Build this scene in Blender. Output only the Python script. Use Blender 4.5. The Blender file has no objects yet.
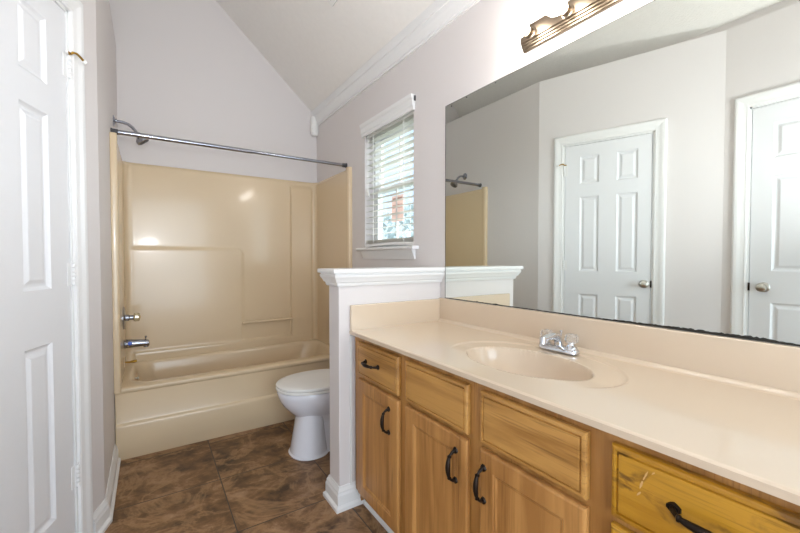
import bpy, bmesh, math, random
from mathutils import Vector, Matrix
random.seed(7)
C = bpy.context.scene.collection
PI = math.pi
R = math.radians

# ------------------------------------------------------------------ camera, world, lights, exposure
cam = bpy.data.cameras.new('camera')
cam.sensor_width = 36
cam.lens = 379.49 / 800 * 36
cam.clip_start = 0.02
co = bpy.data.objects.new('camera', cam)
C.objects.link(co)
co.location = (0, 0, 1.185)
co.rotation_euler = (R(90 - 1.351), 0, R(-33.516))
bpy.context.scene.camera = co

world = bpy.data.worlds.new('sky')
bpy.context.scene.world = world
world.use_nodes = True
bg = world.node_tree.nodes['Background']
bg.inputs[0].default_value = (0.62, 0.80, 1.0, 1)
bg.inputs[1].default_value = 1.35


def area(name, loc, rot, sx, sy, power, col):
    l = bpy.data.lights.new(name, 'AREA')
    l.shape = 'RECTANGLE'
    l.size = sx
    l.size_y = sy
    l.energy = power
    l.color = col
    o = bpy.data.objects.new(name, l)
    C.objects.link(o)
    o.location = loc
    o.rotation_euler = rot
    return o


# added fill lamp outside the invented rear opening, standing in for daylight
area('rear_fill', (0.25, -1.25, 1.25), (R(90), 0, 0), 1.3, 2.0, 32, (0.80, 0.91, 1.0))
# photographer's flash, bounced upward against the vaulted ceiling
area('bounced_flash', (0.0, -0.15, 1.40), (R(132), 0, 0), 0.22, 0.22, 9.5, (0.95, 0.97, 1.0)).data.spread = R(130)
sun = bpy.data.lights.new('hazy_sun', 'SUN')
sun.energy = 18.0
sun.angle = R(110)
sun.color = (0.86, 0.93, 1.0)
so = bpy.data.objects.new('hazy_sun', sun)
C.objects.link(so)
so.rotation_euler = (0, R(62), R(8))       # from beyond the window, low and diffuse
BULB = 38.0

vs = bpy.context.scene.view_settings
vs.view_transform = 'Standard'
vs.look = 'None'
vs.exposure = 0.27
vs.gamma = 1
vs.use_curve_mapping = False

# ------------------------------------------------------------------ materials


def lin(r, g, b):
    f = lambda c: (c / 255 / 12.92) if c / 255 <= 0.04045 else ((c / 255 + 0.055) / 1.055) ** 2.4
    return (f(r), f(g), f(b), 1)


def mat(name, col, rough=0.5, metal=0.0, spec=0.5, coat=0.0, bump=None, var=None):
    m = bpy.data.materials.new(name)
    m.use_nodes = True
    nt = m.node_tree
    p = nt.nodes['Principled BSDF']
    p.inputs['Base Color'].default_value = col
    p.inputs['Roughness'].default_value = rough
    p.inputs['Metallic'].default_value = metal
    p.inputs['Specular IOR Level'].default_value = spec
    p.inputs['Coat Weight'].default_value = coat
    p.inputs['Coat Roughness'].default_value = 0.08
    tc = nt.nodes.new('ShaderNodeTexCoord')
    if var:                                             # (scale, amount) soft blotches
        n = nt.nodes.new('ShaderNodeTexNoise')
        n.inputs['Scale'].default_value = var[0]
        n.inputs['Detail'].default_value = 3
        nt.links.new(tc.outputs['Object'], n.inputs['Vector'])
        mx = nt.nodes.new('ShaderNodeMix')
        mx.data_type = 'RGBA'
        a = var[1]
        mx.inputs[6].default_value = [c * (1 - a) for c in col[:3]] + [1]
        mx.inputs[7].default_value = [min(1, c * (1 + a)) for c in col[:3]] + [1]
        nt.links.new(n.outputs['Fac'], mx.inputs[0])
        nt.links.new(mx.outputs[2], p.inputs['Base Color'])
    if bump:                                            # (scale, strength, distance)
        n = nt.nodes.new('ShaderNodeTexNoise')
        n.inputs['Scale'].default_value = bump[0]
        n.inputs['Detail'].default_value = 4
        nt.links.new(tc.outputs['Object'], n.inputs['Vector'])
        b = nt.nodes.new('ShaderNodeBump')
        b.inputs['Strength'].default_value = bump[1]
        b.inputs['Distance'].default_value = bump[2]
        nt.links.new(n.outputs['Fac'], b.inputs['Height'])
        nt.links.new(b.outputs['Normal'], p.inputs['Normal'])
    return m


M_wall = mat('lavender_paint', lin(221, 215, 213), 0.55, bump=(260, 0.08, 0.002), var=(1.3, 0.012))
M_ceil = mat('textured_ceiling', lin(238, 234, 229), 0.9, bump=(120, 0.5, 0.006), var=(30, 0.03))
M_trim = mat('white_gloss_paint', lin(234, 233, 232), 0.32, var=(3, 0.01))
M_door = mat('white_door_paint', lin(229, 229, 231), 0.38, bump=(90, 0.03, 0.001))
M_tub = mat('cream_fibreglass', lin(218, 195, 161), 0.24, coat=0.25, bump=(5, 0.06, 0.01), var=(2.5, 0.02))
M_counter = mat('cream_cultured_marble', lin(216, 196, 172), 0.16, coat=0.35, var=(7, 0.012))
M_porc = mat('white_porcelain', lin(238, 238, 245), 0.12, coat=0.6, var=(2, 0.005))
M_seat = mat('white_seat_plastic', lin(240, 238, 234), 0.25, var=(4, 0.006))
M_chrome = mat('chrome', lin(214, 216, 220), 0.12, metal=1.0, bump=(40, 0.02, 0.001))
M_aged = mat('aged_chrome', lin(158, 160, 168), 0.2, metal=1.0, bump=(40, 0.03, 0.001))
M_bar = mat('brushed_nickel_bar', lin(138, 124, 108), 0.3, metal=1.0, bump=(60, 0.02, 0.001))
M_satin = mat('satin_nickel', lin(190, 186, 178), 0.28, metal=1.0, bump=(60, 0.02, 0.001))
M_brass = mat('tarnished_brass', lin(178, 140, 62), 0.3, metal=1.0, var=(60, 0.2))
M_bronze = mat('dark_bronze', lin(44, 35, 29), 0.38, metal=0.75, bump=(120, 0.3, 0.001), var=(50, 0.3))
M_black = mat('black_tarnish', lin(38, 36, 30), 0.7, var=(80, 0.5))
M_white = mat('white_plastic', lin(238, 236, 232), 0.4, var=(5, 0.01))
M_blind = mat('white_blind', lin(238, 236, 228), 0.42, var=(6, 0.01))
def translucent(m, amount):
    nt = m.node_tree
    p = nt.nodes['Principled BSDF']
    t = nt.nodes.new('ShaderNodeBsdfTranslucent')
    t.inputs[0].default_value = p.inputs['Base Color'].default_value
    mx = nt.nodes.new('ShaderNodeMixShader')
    mx.inputs[0].default_value = amount
    nt.links.new(p.outputs[0], mx.inputs[1])
    nt.links.new(t.outputs[0], mx.inputs[2])
    nt.links.new(mx.outputs[0], nt.nodes['Material Output'].inputs[0])


translucent(M_blind, 0.28)
M_rubber = mat('dark_rubber', lin(72, 70, 72), 0.6, var=(30, 0.2))
M_tagp = mat('pink_paper', lin(248, 228, 220), 0.8, var=(20, 0.03))
translucent(M_tagp, 0.3)
M_ink = mat('faded_ink', lin(200, 160, 150), 0.8, var=(20, 0.05))
M_blue = mat('blue_enamel', lin(40, 80, 190), 0.3, var=(20, 0.05))
M_caulk = mat('white_caulk', lin(228, 226, 222), 0.6, bump=(60, 0.6, 0.003), var=(40, 0.06))
M_bark = mat('bark', lin(74, 70, 68), 0.9, bump=(14, 0.8, 0.03), var=(6, 0.2))
M_leaf = mat('grey_green_leaves', lin(190, 200, 198), 0.7, var=(4, 0.3))
M_ground = mat('lawn', lin(80, 90, 70), 0.9, var=(2, 0.2))


def mirror_mat():
    m = mat('mirror_silver', (0.83, 0.87, 0.83, 1), 0.0, metal=1.0, var=(1.5, 0.01))
    return m


M_mirror = mirror_mat()


def glass_mat(name, ior_mix=0.08, tint=(0.96, 0.98, 0.98, 1)):
    m = bpy.data.materials.new(name)
    m.use_nodes = True
    nt = m.node_tree
    for n in list(nt.nodes):
        if n.type != 'OUTPUT_MATERIAL':
            nt.nodes.remove(n)
    out = nt.nodes['Material Output']
    t = nt.nodes.new('ShaderNodeBsdfTransparent')
    t.inputs[0].default_value = tint
    g = nt.nodes.new('ShaderNodeBsdfGlossy')
    g.inputs['Roughness'].default_value = 0.02
    mx = nt.nodes.new('ShaderNodeMixShader')
    mx.inputs[0].default_value = ior_mix
    nt.links.new(t.outputs[0], mx.inputs[1])
    nt.links.new(g.outputs[0], mx.inputs[2])
    nt.links.new(mx.outputs[0], out.inputs[0])
    return m


M_glass = glass_mat('window_glass')


def acrylic_mat():
    m = bpy.data.materials.new('clear_acrylic')
    m.use_nodes = True
    p = m.node_tree.nodes['Principled BSDF']
    p.inputs['Base Color'].default_value = (0.95, 0.93, 0.9, 1)
    p.inputs['Roughness'].default_value = 0.06
    p.inputs['Transmission Weight'].default_value = 0.85
    p.inputs['IOR'].default_value = 1.49
    return m


M_acryl = acrylic_mat()
M_smoky = mat('yellowed_acrylic', lin(186, 168, 128), 0.12, coat=0.6, var=(90, 0.25))


def bulb_mat():
    m = bpy.data.materials.new('lit_bulb')
    m.use_nodes = True
    p = m.node_tree.nodes['Principled BSDF']
    p.inputs['Base Color'].default_value = (1, 0.97, 0.9, 1)
    p.inputs['Emission Color'].default_value = (1.0, 0.95, 0.89, 1)
    p.inputs['Emission Strength'].default_value = BULB
    return m


M_bulb = bulb_mat()


def wood(name, vertical, c0, c1, cdark, wear=0.0):
    """oak: long stretched noise for grain, fine pores, optional pale wear marks"""
    m = bpy.data.materials.new(name)
    m.use_nodes = True
    nt = m.node_tree
    N, L = nt.nodes, nt.links
    p = N['Principled BSDF']
    p.inputs['Roughness'].default_value = 0.36
    p.inputs['Coat Weight'].default_value = 0.15
    p.inputs['Coat Roughness'].default_value = 0.25
    tc = N.new('ShaderNodeTexCoord')
    oi = N.new('ShaderNodeObjectInfo')
    add = N.new('ShaderNodeVectorMath')
    add.operation = 'ADD'
    sc = N.new('ShaderNodeVectorMath')
    sc.operation = 'SCALE'
    L.new(oi.outputs['Random'], sc.inputs['Scale'])
    sc.inputs[0].default_value = (3.1, 7.7, 5.3)
    L.new(tc.outputs['Object'], add.inputs[0])
    L.new(sc.outputs[0], add.inputs[1])

    def stretched(s_along, s_across, detail=4, dist=0.0):
        mp = N.new('ShaderNodeMapping')
        mp.inputs['Scale'].default_value = (s_across, s_across, s_along) if vertical else (s_across, s_along, s_across)
        L.new(add.outputs[0], mp.inputs['Vector'])
        n = N.new('ShaderNodeTexNoise')
        n.inputs['Scale'].default_value = 1
        n.inputs['Detail'].default_value = detail
        n.inputs['Distortion'].default_value = dist
        L.new(mp.outputs[0], n.inputs['Vector'])
        return n
    n1 = stretched(1.6, 16, 5, 0.6)
    r1 = N.new('ShaderNodeValToRGB')
    r1.color_ramp.elements[0].position = 0.40
    r1.color_ramp.elements[0].color = c0
    r1.color_ramp.elements[1].position = 0.60
    r1.color_ramp.elements[1].color = c1
    L.new(n1.outputs['Fac'], r1.inputs[0])
    n2 = stretched(6, 190, 3, 0.2)
    r2 = N.new('ShaderNodeValToRGB')
    r2.color_ramp.elements[0].position = 0.52
    r2.color_ramp.elements[0].color = (0, 0, 0, 1)
    r2.color_ramp.elements[1].position = 0.72
    r2.color_ramp.elements[1].color = (1, 1, 1, 1)
    L.new(n2.outputs['Fac'], r2.inputs[0])
    n3 = stretched(2.2, 9, 2, 0.4)
    r3 = N.new('ShaderNodeValToRGB')
    r3.color_ramp.elements[0].position = 0.45
    r3.color_ramp.elements[0].color = (0.1, 0.1, 0.1, 1)
    r3.color_ramp.elements[1].position = 0.65
    r3.color_ramp.elements[1].color = (0.75, 0.75, 0.75, 1)
    L.new(n3.outputs['Fac'], r3.inputs[0])
    mul = N.new('ShaderNodeMath')
    mul.operation = 'MULTIPLY'
    L.new(r2.outputs[0], mul.inputs[0])
    L.new(r3.outputs[0], mul.inputs[1])
    mx = N.new('ShaderNodeMix')
    mx.data_type = 'RGBA'
    L.new(mul.outputs[0], mx.inputs[0])
    L.new(r1.outputs[0], mx.inputs[6])
    mx.inputs[7].default_value = cdark
    outc = mx.outputs[2]
    if wear:
        n4 = stretched(9, 22, 6, 0.5)
        r4 = N.new('ShaderNodeValToRGB')
        r4.color_ramp.elements[0].position = 0.57
        r4.color_ramp.elements[0].color = (0, 0, 0, 1)
        r4.color_ramp.elements[1].position = 0.66
        r4.color_ramp.elements[1].color = (wear, wear, wear, 1)
        L.new(n4.outputs['Fac'], r4.inputs[0])
        mw = N.new('ShaderNodeMix')
        mw.data_type = 'RGBA'
        L.new(r4.outputs[0], mw.inputs[0])
        L.new(outc, mw.inputs[6])
        mw.inputs[7].default_value = lin(96, 62, 26)
        outc = mw.outputs[2]
    L.new(outc, p.inputs['Base Color'])
    b = N.new('ShaderNodeBump')
    b.inputs['Strength'].default_value = 0.15
    b.inputs['Distance'].default_value = 0.001
    L.new(r2.outputs[0], b.inputs['Height'])
    L.new(b.outputs['Normal'], p.inputs['Normal'])
    return m


M_wh = wood('oak_across', False, lin(164, 115, 54), lin(196, 146, 78), lin(106, 66, 26))
M_wv = wood('oak_upright', True, lin(168, 117, 62), lin(196, 143, 82), lin(116, 74, 34))
M_wf = wood('oak_frame', True, lin(156, 108, 54), lin(182, 132, 72), lin(112, 72, 34))
M_wy = wood('golden_worn_oak', False, lin(172, 120, 26), lin(198, 146, 46), lin(98, 58, 12), wear=0.8)


M_scratch = mat('bare_scratched_wood', lin(206, 164, 104), 0.7, var=(300, 0.15))


def floor_mat():
    m = bpy.data.materials.new('brown_slate_tile')
    m.use_nodes = True
    nt = m.node_tree
    N, L = nt.nodes, nt.links
    p = N['Principled BSDF']
    tc = N.new('ShaderNodeTexCoord')
    mp = N.new('ShaderNodeMapping')
    mp.inputs['Location'].default_value = (-0.305 + 4 * 0.485, -1.73 + 5 * 0.4675, 0)
    L.new(tc.outputs['Object'], mp.inputs['Vector'])
    br = N.new('ShaderNodeTexBrick')
    br.offset = 0
    br.squash = 1
    br.inputs['Scale'].default_value = 1
    br.inputs['Brick Width'].default_value = 0.485
    br.inputs['Row Height'].default_value = 0.4675
    br.inputs['Mortar Size'].default_value = 0.0028
    br.inputs['Mortar Smooth'].default_value = 0.15
    br.inputs['Color1'].default_value = (0.35, 0.35, 0.35, 1)
    br.inputs['Color2'].default_value = (0.65, 0.65, 0.65, 1)
    br.inputs['Mortar'].default_value = (0, 0, 0, 1)
    L.new(mp.outputs[0], br.inputs['Vector'])
    # each tile gets its own cut of the slate
    tv = N.new('ShaderNodeVectorMath')
    tv.operation = 'SCALE'
    tv.inputs[0].default_value = (9, 5, 7)
    L.new(br.outputs['Color'], tv.inputs['Scale'])
    ad = N.new('ShaderNodeVectorMath')
    ad.operation = 'ADD'
    L.new(tc.outputs['Object'], ad.inputs[0])
    L.new(tv.outputs[0], ad.inputs[1])
    n1 = N.new('ShaderNodeTexNoise')
    n1.inputs['Scale'].default_value = 6.0
    n1.inputs['Detail'].default_value = 9
    n1.inputs['Roughness'].default_value = 0.72
    n1.inputs['Distortion'].default_value = 0.25
    mp2 = N.new('ShaderNodeMapping')
    mp2.inputs['Scale'].default_value = (0.9, 1.15, 1)
    L.new(ad.outputs[0], mp2.inputs['Vector'])
    L.new(mp2.outputs[0], n1.inputs['Vector'])
    r = N.new('ShaderNodeValToRGB')
    e = r.color_ramp.elements
    e[0].position = 0.36
    e[0].color = lin(70, 49, 31)
    e[1].position = 0.70
    e[1].color = lin(186, 152, 116)
    a = e.new(0.46)
    a.color = lin(108, 77, 48)
    a = e.new(0.53)
    a.color = lin(130, 95, 61)
    a = e.new(0.61)
    a.color = lin(156, 122, 90)
    L.new(n1.outputs['Fac'], r.inputs[0])
    # thin pale veins and small dark pits in the slate
    n5 = N.new('ShaderNodeTexNoise')
    n5.inputs['Scale'].default_value = 3.2
    n5.inputs['Detail'].default_value = 7
    n5.inputs['Roughness'].default_value = 0.6
    n5.inputs['Distortion'].default_value = 0.9
    L.new(ad.outputs[0], n5.inputs['Vector'])
    rv = N.new('ShaderNodeValToRGB')
    ev = rv.color_ramp.elements
    ev[0].position = 0.47
    ev[0].color = (0, 0, 0, 1)
    ev[1].position = 0.56
    ev[1].color = (0, 0, 0, 1)
    q_ = ev.new(0.512)
    q_.color = (0.55, 0.55, 0.55, 1)
    L.new(n5.outputs['Fac'], rv.inputs[0])
    mv = N.new('ShaderNodeMix')
    mv.data_type = 'RGBA'
    L.new(rv.outputs[0], mv.inputs[0])
    L.new(r.outputs[0], mv.inputs[6])
    mv.inputs[7].default_value = lin(176, 138, 98)
    mx = N.new('ShaderNodeMix')
    mx.data_type = 'RGBA'
    L.new(br.outputs['Fac'], mx.inputs[0])
    L.new(mv.outputs[2], mx.inputs[6])
    mx.inputs[7].default_value = lin(70, 58, 50)
    L.new(mx.outputs[2], p.inputs['Base Color'])
    p.inputs['Roughness'].default_value = 0.48
    h = N.new('ShaderNodeMath')
    h.operation = 'SUBTRACT'
    L.new(n1.outputs['Fac'], h.inputs[0])
    L.new(br.outputs['Fac'], h.inputs[1])
    b = N.new('ShaderNodeBump')
    b.inputs['Strength'].default_value = 0.35
    b.inputs['Distance'].default_value = 0.004
    L.new(h.outputs[0], b.inputs['Height'])
    L.new(b.outputs['Normal'], p.inputs['Normal'])
    return m


M_floor = floor_mat()

# ------------------------------------------------------------------ mesh helpers


def B():
    return bmesh.new()


def box(bm, x0, x1, y0, y1, z0, z1):
    v = [bm.verts.new(p) for p in ((x0, y0, z0), (x1, y0, z0), (x1, y1, z0), (x0, y1, z0),
                                   (x0, y0, z1), (x1, y0, z1), (x1, y1, z1), (x0, y1, z1))]
    for f in ((0, 3, 2, 1), (4, 5, 6, 7), (0, 1, 5, 4), (1, 2, 6, 5), (2, 3, 7, 6), (3, 0, 4, 7)):
        bm.faces.new([v[i] for i in f])
    return v


def prism(bm, poly, a0, a1, axis):
    """extrude a polygon along an axis; poly holds the two other coordinates"""
    def P(p, a):
        return {'x': (a, p[0], p[1]), 'y': (p[0], a, p[1]), 'z': (p[0], p[1], a)}[axis]
    lo = [bm.verts.new(P(p, a0)) for p in poly]
    hi = [bm.verts.new(P(p, a1)) for p in poly]
    n = len(poly)
    for i in range(n):
        bm.faces.new((lo[i], lo[(i + 1) % n], hi[(i + 1) % n], hi[i]))
    bm.faces.new(lo[::-1])
    bm.faces.new(hi)


def loft(bm, rings, cap=True, closed=True):
    vr = [[bm.verts.new(p) for p in r] for r in rings]
    n = len(rings[0])
    for a, b in zip(vr, vr[1:]):
        for i in range(n if closed else n - 1):
            j = (i + 1) % n
            bm.faces.new((a[i], a[j], b[j], b[i]))
    if cap:
        bm.faces.new(vr[0][::-1])
        bm.faces.new(vr[-1])
    return vr


def tube(bm, pts, rad, n=12, cap=True):
    pts = [Vector(p) for p in pts]
    if not isinstance(rad, (list, tuple)):
        rad = [rad] * len(pts)
    rings = []
    prev = None
    for i, p in enumerate(pts):
        t = (pts[min(i + 1, len(pts) - 1)] - pts[max(i - 1, 0)]).normalized()
        if prev is None:
            u = t.orthogonal().normalized()
        else:
            u = (prev - t * prev.dot(t)).normalized()
        prev = u
        w = t.cross(u)
        rings.append([p + (u * math.cos(a) + w * math.sin(a)) * rad[i] for a in [2 * PI * k / n for k in range(n)]])
    loft(bm, rings, cap)


def lathe(bm, o, axis, prof, n=24, cap=True):
    """prof: (radius, height along axis)"""
    o = Vector(o)
    t = Vector(axis).normalized()
    u = t.orthogonal().normalized()
    w = t.cross(u)
    rings = [[o + t * h + (u * math.cos(2 * PI * k / n) + w * math.sin(2 * PI * k / n)) * max(r, 1e-4) for k in range(n)]
             for r, h in prof]
    loft(bm, rings, cap)


def sweep(bm, path, prof, side=1, cap=True):
    """mitred moulding: path of (x, y); prof of (out, z); side +1 = to the left of travel"""
    pts = [Vector(p) for p in path]
    rings = []
    for i, p in enumerate(pts):
        d0 = (pts[i] - pts[i - 1]).normalized() if i else None
        d1 = (pts[i + 1] - pts[i]).normalized() if i < len(pts) - 1 else None
        d0 = d0 or d1
        d1 = d1 or d0
        n0 = Vector((-d0.y, d0.x)) * side
        n1 = Vector((-d1.y, d1.x)) * side
        m = (n0 + n1)
        m = m / (m.dot(n0)) if m.length > 1e-6 else n0
        rings.append([(p.x + m.x * o, p.y + m.y * o, z) for o, z in prof])
    loft(bm, rings, cap)


def obj(name, bm, m, parent=None, smooth=True, bevel=0.0, seg=2, local=False):
    if not local and parent is not None:
        off = Vector(parent.location)
        q = parent.parent
        while q is not None:
            off += Vector(q.location)
            q = q.parent
        bmesh.ops.translate(bm, verts=bm.verts, vec=-off)
    bmesh.ops.recalc_face_normals(bm, faces=bm.faces)
    me = bpy.data.meshes.new(name)
    bm.to_mesh(me)
    bm.free()
    me.materials.append(m)
    o = bpy.data.objects.new(name, me)
    C.objects.link(o)
    if bevel:
        md = o.modifiers.new('bevel', 'BEVEL')
        md.width = bevel
        md.segments = seg
        md.limit_method = 'ANGLE'
        md.angle_limit = R(40)
    if smooth:
        for f in me.polygons:
            f.use_smooth = True
        try:
            me.set_sharp_from_angle(angle=R(38))
        except Exception:
            pass
    if parent is not None:
        o.parent = parent
    return o


def tag(o, label, cat, group=None):
    o['label'] = label
    o['category'] = cat
    if group:
        o['group'] = group
    return o


def thing(name, label, cat, loc=(0, 0, 0), group=None):
    o = bpy.data.objects.new(name, None)
    o.empty_display_size = 0.1
    C.objects.link(o)
    o.location = loc
    return tag(o, label, cat, group)


def struct(o, label=None):
    o['kind'] = 'structure'
    if label:
        o['label'] = label
    return o


def panel_face(bm, xs, zs, panels, rings, mp):
    """flat face cut into cells; cells in `panels` get nested rectangles (inset, depth)"""
    cache = {}

    def V(a, b, d):
        k = (round(a, 5), round(b, 5), round(d, 5))
        if k not in cache:
            cache[k] = bm.verts.new(mp(a, b, d))
        return cache[k]
    for i in range(len(xs) - 1):
        for j in range(len(zs) - 1):
            a0, a1, b0, b1 = xs[i], xs[i + 1], zs[j], zs[j + 1]
            if (i, j) not in panels:
                bm.faces.new((V(a0, b0, 0), V(a1, b0, 0), V(a1, b1, 0), V(a0, b1, 0)))
                continue
            pi, pd = 0, 0
            for ins, dep in rings:
                o = [(a0 + pi, b0 + pi), (a1 - pi, b0 + pi), (a1 - pi, b1 - pi), (a0 + pi, b1 - pi)]
                n = [(a0 + ins, b0 + ins), (a1 - ins, b0 + ins), (a1 - ins, b1 - ins), (a0 + ins, b1 - ins)]
                for k in range(4):
                    l = (k + 1) % 4
                    bm.faces.new((V(*o[k], pd), V(*o[l], pd), V(*n[l], dep), V(*n[k], dep)))
                pi, pd = ins, dep
            bm.faces.new([V(*c, pd) for c in n])
    return cache


# ------------------------------------------------------------------ dimensions
XR, XL, YB = 1.347, -0.177, 3.469          # right wall, left wall, back wall
YF = 2.72                                  # tub front
P1 = Vector((-0.177, 2.117))               # left wall / angled wall corner
P2 = Vector((-0.581, 0.947))               # angled wall / entry wall corner
ZL = 2.716                                 # top of the low walls (plant ledge)
HX, HY0, HY1 = 0.735, 1.625, 1.741         # half wall end, near face, far face
REAR = -1.1

# ------------------------------------------------------------------ setting
bm = B()
box(bm, -1.3, 1.6, -2.4, 3.6, -0.08, 0)
struct(obj('floor', bm, M_floor, smooth=False), 'brown mottled slate-look floor tiles')

WY0, WY1, WZ0, WZ1 = 1.885, 2.505, 1.255, 2.105   # window opening
bm = B()
box(bm, XR, XR + 0.13, REAR, WY0, -0.02, 2.62)
box(bm, XR, XR + 0.13, WY1, YB + 0.1, -0.02, 2.62)
box(bm, XR, XR + 0.13, WY0, WY1, -0.02, WZ0)
box(bm, XR, XR + 0.13, WY0, WY1, WZ1, 2.62)
struct(obj('wall_right', bm, M_wall, smooth=False), 'pale lavender grey wall with the window and the long mirror')

CE = lambda x: 2.51 + 0.907 * (XR - x)
RX = 0.215
RZ = CE(RX)
LZ = RZ - 0.907 * (RX + 0.62)
bm = B()
prism(bm, [(-0.75, -0.02), (XR, -0.02), (XR, CE(XR)), (RX, RZ), (-0.62, LZ), (-0.75, LZ)], YB, YB + 0.1, 'y')
struct(obj('wall_back', bm, M_wall, smooth=False), 'pale lavender grey gable wall behind the bathtub')

bm = B()
prism(bm, [(XL, P1.y), (XL, YB), (-0.62, YB), (-0.62, P1.y + 0.04), (XL - 0.115, P1.y + 0.04)], -0.02, ZL, 'z')
struct(obj('wall_left', bm, M_wall, smooth=False), 'pale grey wall at the left end of the bathtub')

bm = B()   # closed-in top behind the angled wall: the plant ledge
prism(bm, [(XL - 0.12, P1.y + 0.04), (-0.62, P1.y + 0.04), (-0.62, 0.947), (-0.6, 0.947)], ZL - 0.1, ZL - 0.001, 'z')
struct(obj('trim_7', bm, M_wall, smooth=False))

bm = B()
box(bm, -0.75, -0.62, REAR, YB, ZL - 0.1, LZ + 0.05)
struct(obj('wall_upper_left', bm, M_wall, smooth=False))

A = math.atan2((P2 - P1).y, (P2 - P1).x)
WL = (P2 - P1).length
D1a, D1b, D1top = 0.205, 0.845, 2.125      # closet door opening along the angled wall


def place_wall(o, p, ang):
    o.location = (p.x, p.y, 0)
    o.rotation_euler = (0, 0, ang)
    return o


bm = B()
box(bm, 0, D1a, -0.115, 0, -0.02, ZL)
box(bm, D1b, WL, -0.115, 0, -0.02, ZL)
box(bm, D1a, D1b, -0.115, 0, D1top, ZL)
struct(place_wall(obj('wall_angled', bm, M_wall, smooth=False), P1, A), 'pale grey angled wall around the closet door')

D2a, D2b, D2top = 0.128, 0.908, 2.16       # entry door opening, measured from the P2 corner
bm = B()
L3 = P2.y - REAR
box(bm, 0, D2a, -0.115, 0, -0.02, ZL)
box(bm, D2b, L3, -0.115, 0, -0.02, ZL)
box(bm, D2a, D2b, -0.115, 0, D2top, ZL)
struct(place_wall(obj('wall_entry', bm, M_wall, smooth=False), P2, -PI / 2), 'pale grey wall around the second door, seen in the mirror')

bm = B()   # unseen rear wall; the wide opening is added to let fill light in
box(bm, -0.75, -0.45, REAR - 0.1, REAR, -0.02, 2.2)
box(bm, 0.95, XR + 0.13, REAR - 0.1, REAR, -0.02, 2.2)
prism(bm, [(-0.75, 2.2), (XR + 0.13, 2.2), (XR + 0.13, CE(XR + 0.13)), (RX, RZ), (-0.75, LZ)], REAR - 0.1, REAR, 'y')
struct(obj('wall_rear', bm, M_wall, smooth=False))

bm = B()
prism(bm, [(XR + 0.13, CE(XR + 0.13)), (RX, RZ), (-0.75, RZ - 0.907 * (RX + 0.75)), (-0.75, RZ - 0.907 * (RX + 0.75) + 0.1),
           (RX, RZ + 0.1), (XR + 0.13, CE(XR + 0.13) + 0.1)], REAR - 0.1, YB + 0.1, 'y')
struct(obj('ceiling', bm, M_ceil, smooth=False), 'white textured vaulted ceiling')

# crown moulding along the right wall
bm = B()
prism(bm, [(XR, 2.422), (XR - 0.010, 2.422), (XR - 0.011, 2.436), (XR - 0.018, 2.438), (XR - 0.026, 2.452), (XR - 0.038, 2.478), (XR - 0.044, 2.50),
           (XR - 0.050, 2.502), (XR - 0.053, 2.516), (XR - 0.053, CE(XR - 0.053) - 0.002), (XR, CE(XR))], REAR, YB, 'y')
struct(obj('trim_1', bm, M_trim, smooth=False), 'white crown moulding between right wall and ceiling')

# half wall
bm = B()
box(bm, HX, XR, HY0, HY1, -0.02, 1.10)
struct(obj('wall_half', bm, M_wall, smooth=False, bevel=0.004), 'lavender grey half wall between vanity and toilet')
bm = B()
cap = [(-0.03, 1.05), (0.008, 1.05), (0.012, 1.058), (0.013, 1.066), (0.020, 1.070), (0.026, 1.083), (0.033, 1.094),
       (0.034, 1.104), (0.030, 1.106), (0.030, 1.110), (0.041, 1.112), (0.043, 1.121), (0.041, 1.131), (-0.058, 1.131)]
sweep(bm, [(XR, HY0), (HX, HY0), (HX, HY1), (XR, HY1)], cap, side=1)
box(bm, HX + 0.03, XR, HY0 + 0.03, HY1 - 0.03, 1.10, 1.1305)
struct(obj('trim_2', bm, M_trim, smooth=False), 'white moulded cap on the half wall')

base = [(0, 0), (0.026, 0), (0.026, 0.016), (0.018, 0.024), (0.016, 0.026), (0.016, 0.070), (0.012, 0.080), (0.012, 0.088),
        (0.006, 0.100), (0.004, 0.108), (0, 0.108)]
bm = B()
sweep(bm, [(0.86, HY0), (HX, HY0), (HX, HY1), (XR, HY1)], base, side=1)
struct(obj('baseboard_half', bm, M_trim, smooth=False), 'white baseboard around the half wall')

dA = (P2 - P1).normalized()
q = P1 + dA * 0.115
bm = B()
sweep(bm, [(q.x, q.y), (P1.x, P1.y), (XL, YF - 0.002)], base, side=-1)
struct(obj('baseboard_left', bm, M_trim, smooth=False), 'white baseboard at the foot of the left wall')
bm = B()
q0, q1 = P1 + dA * 0.935, P2
sweep(bm, [(P2.x, P2.y - 0.04), (P2.x, P2.y), (q0.x, q0.y)], base, side=-1)
struct(obj('baseboard_entry', bm, M_trim, smooth=False))
bm = B()
sweep(bm, [(XR, HY1 + 0.03), (XR, YF - 0.002)], base, side=1)
struct(obj('baseboard_right', bm, M_trim, smooth=False))
bm = B()
box(bm, 0.789, 0.797, HY0 - 0.008, HY0 - 0.001, 0.10, 0.815)
struct(obj('trim_6', bm, M_caulk, smooth=False), 'white caulk line where cabinet meets half wall')

# ------------------------------------------------------------------ doors


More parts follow.
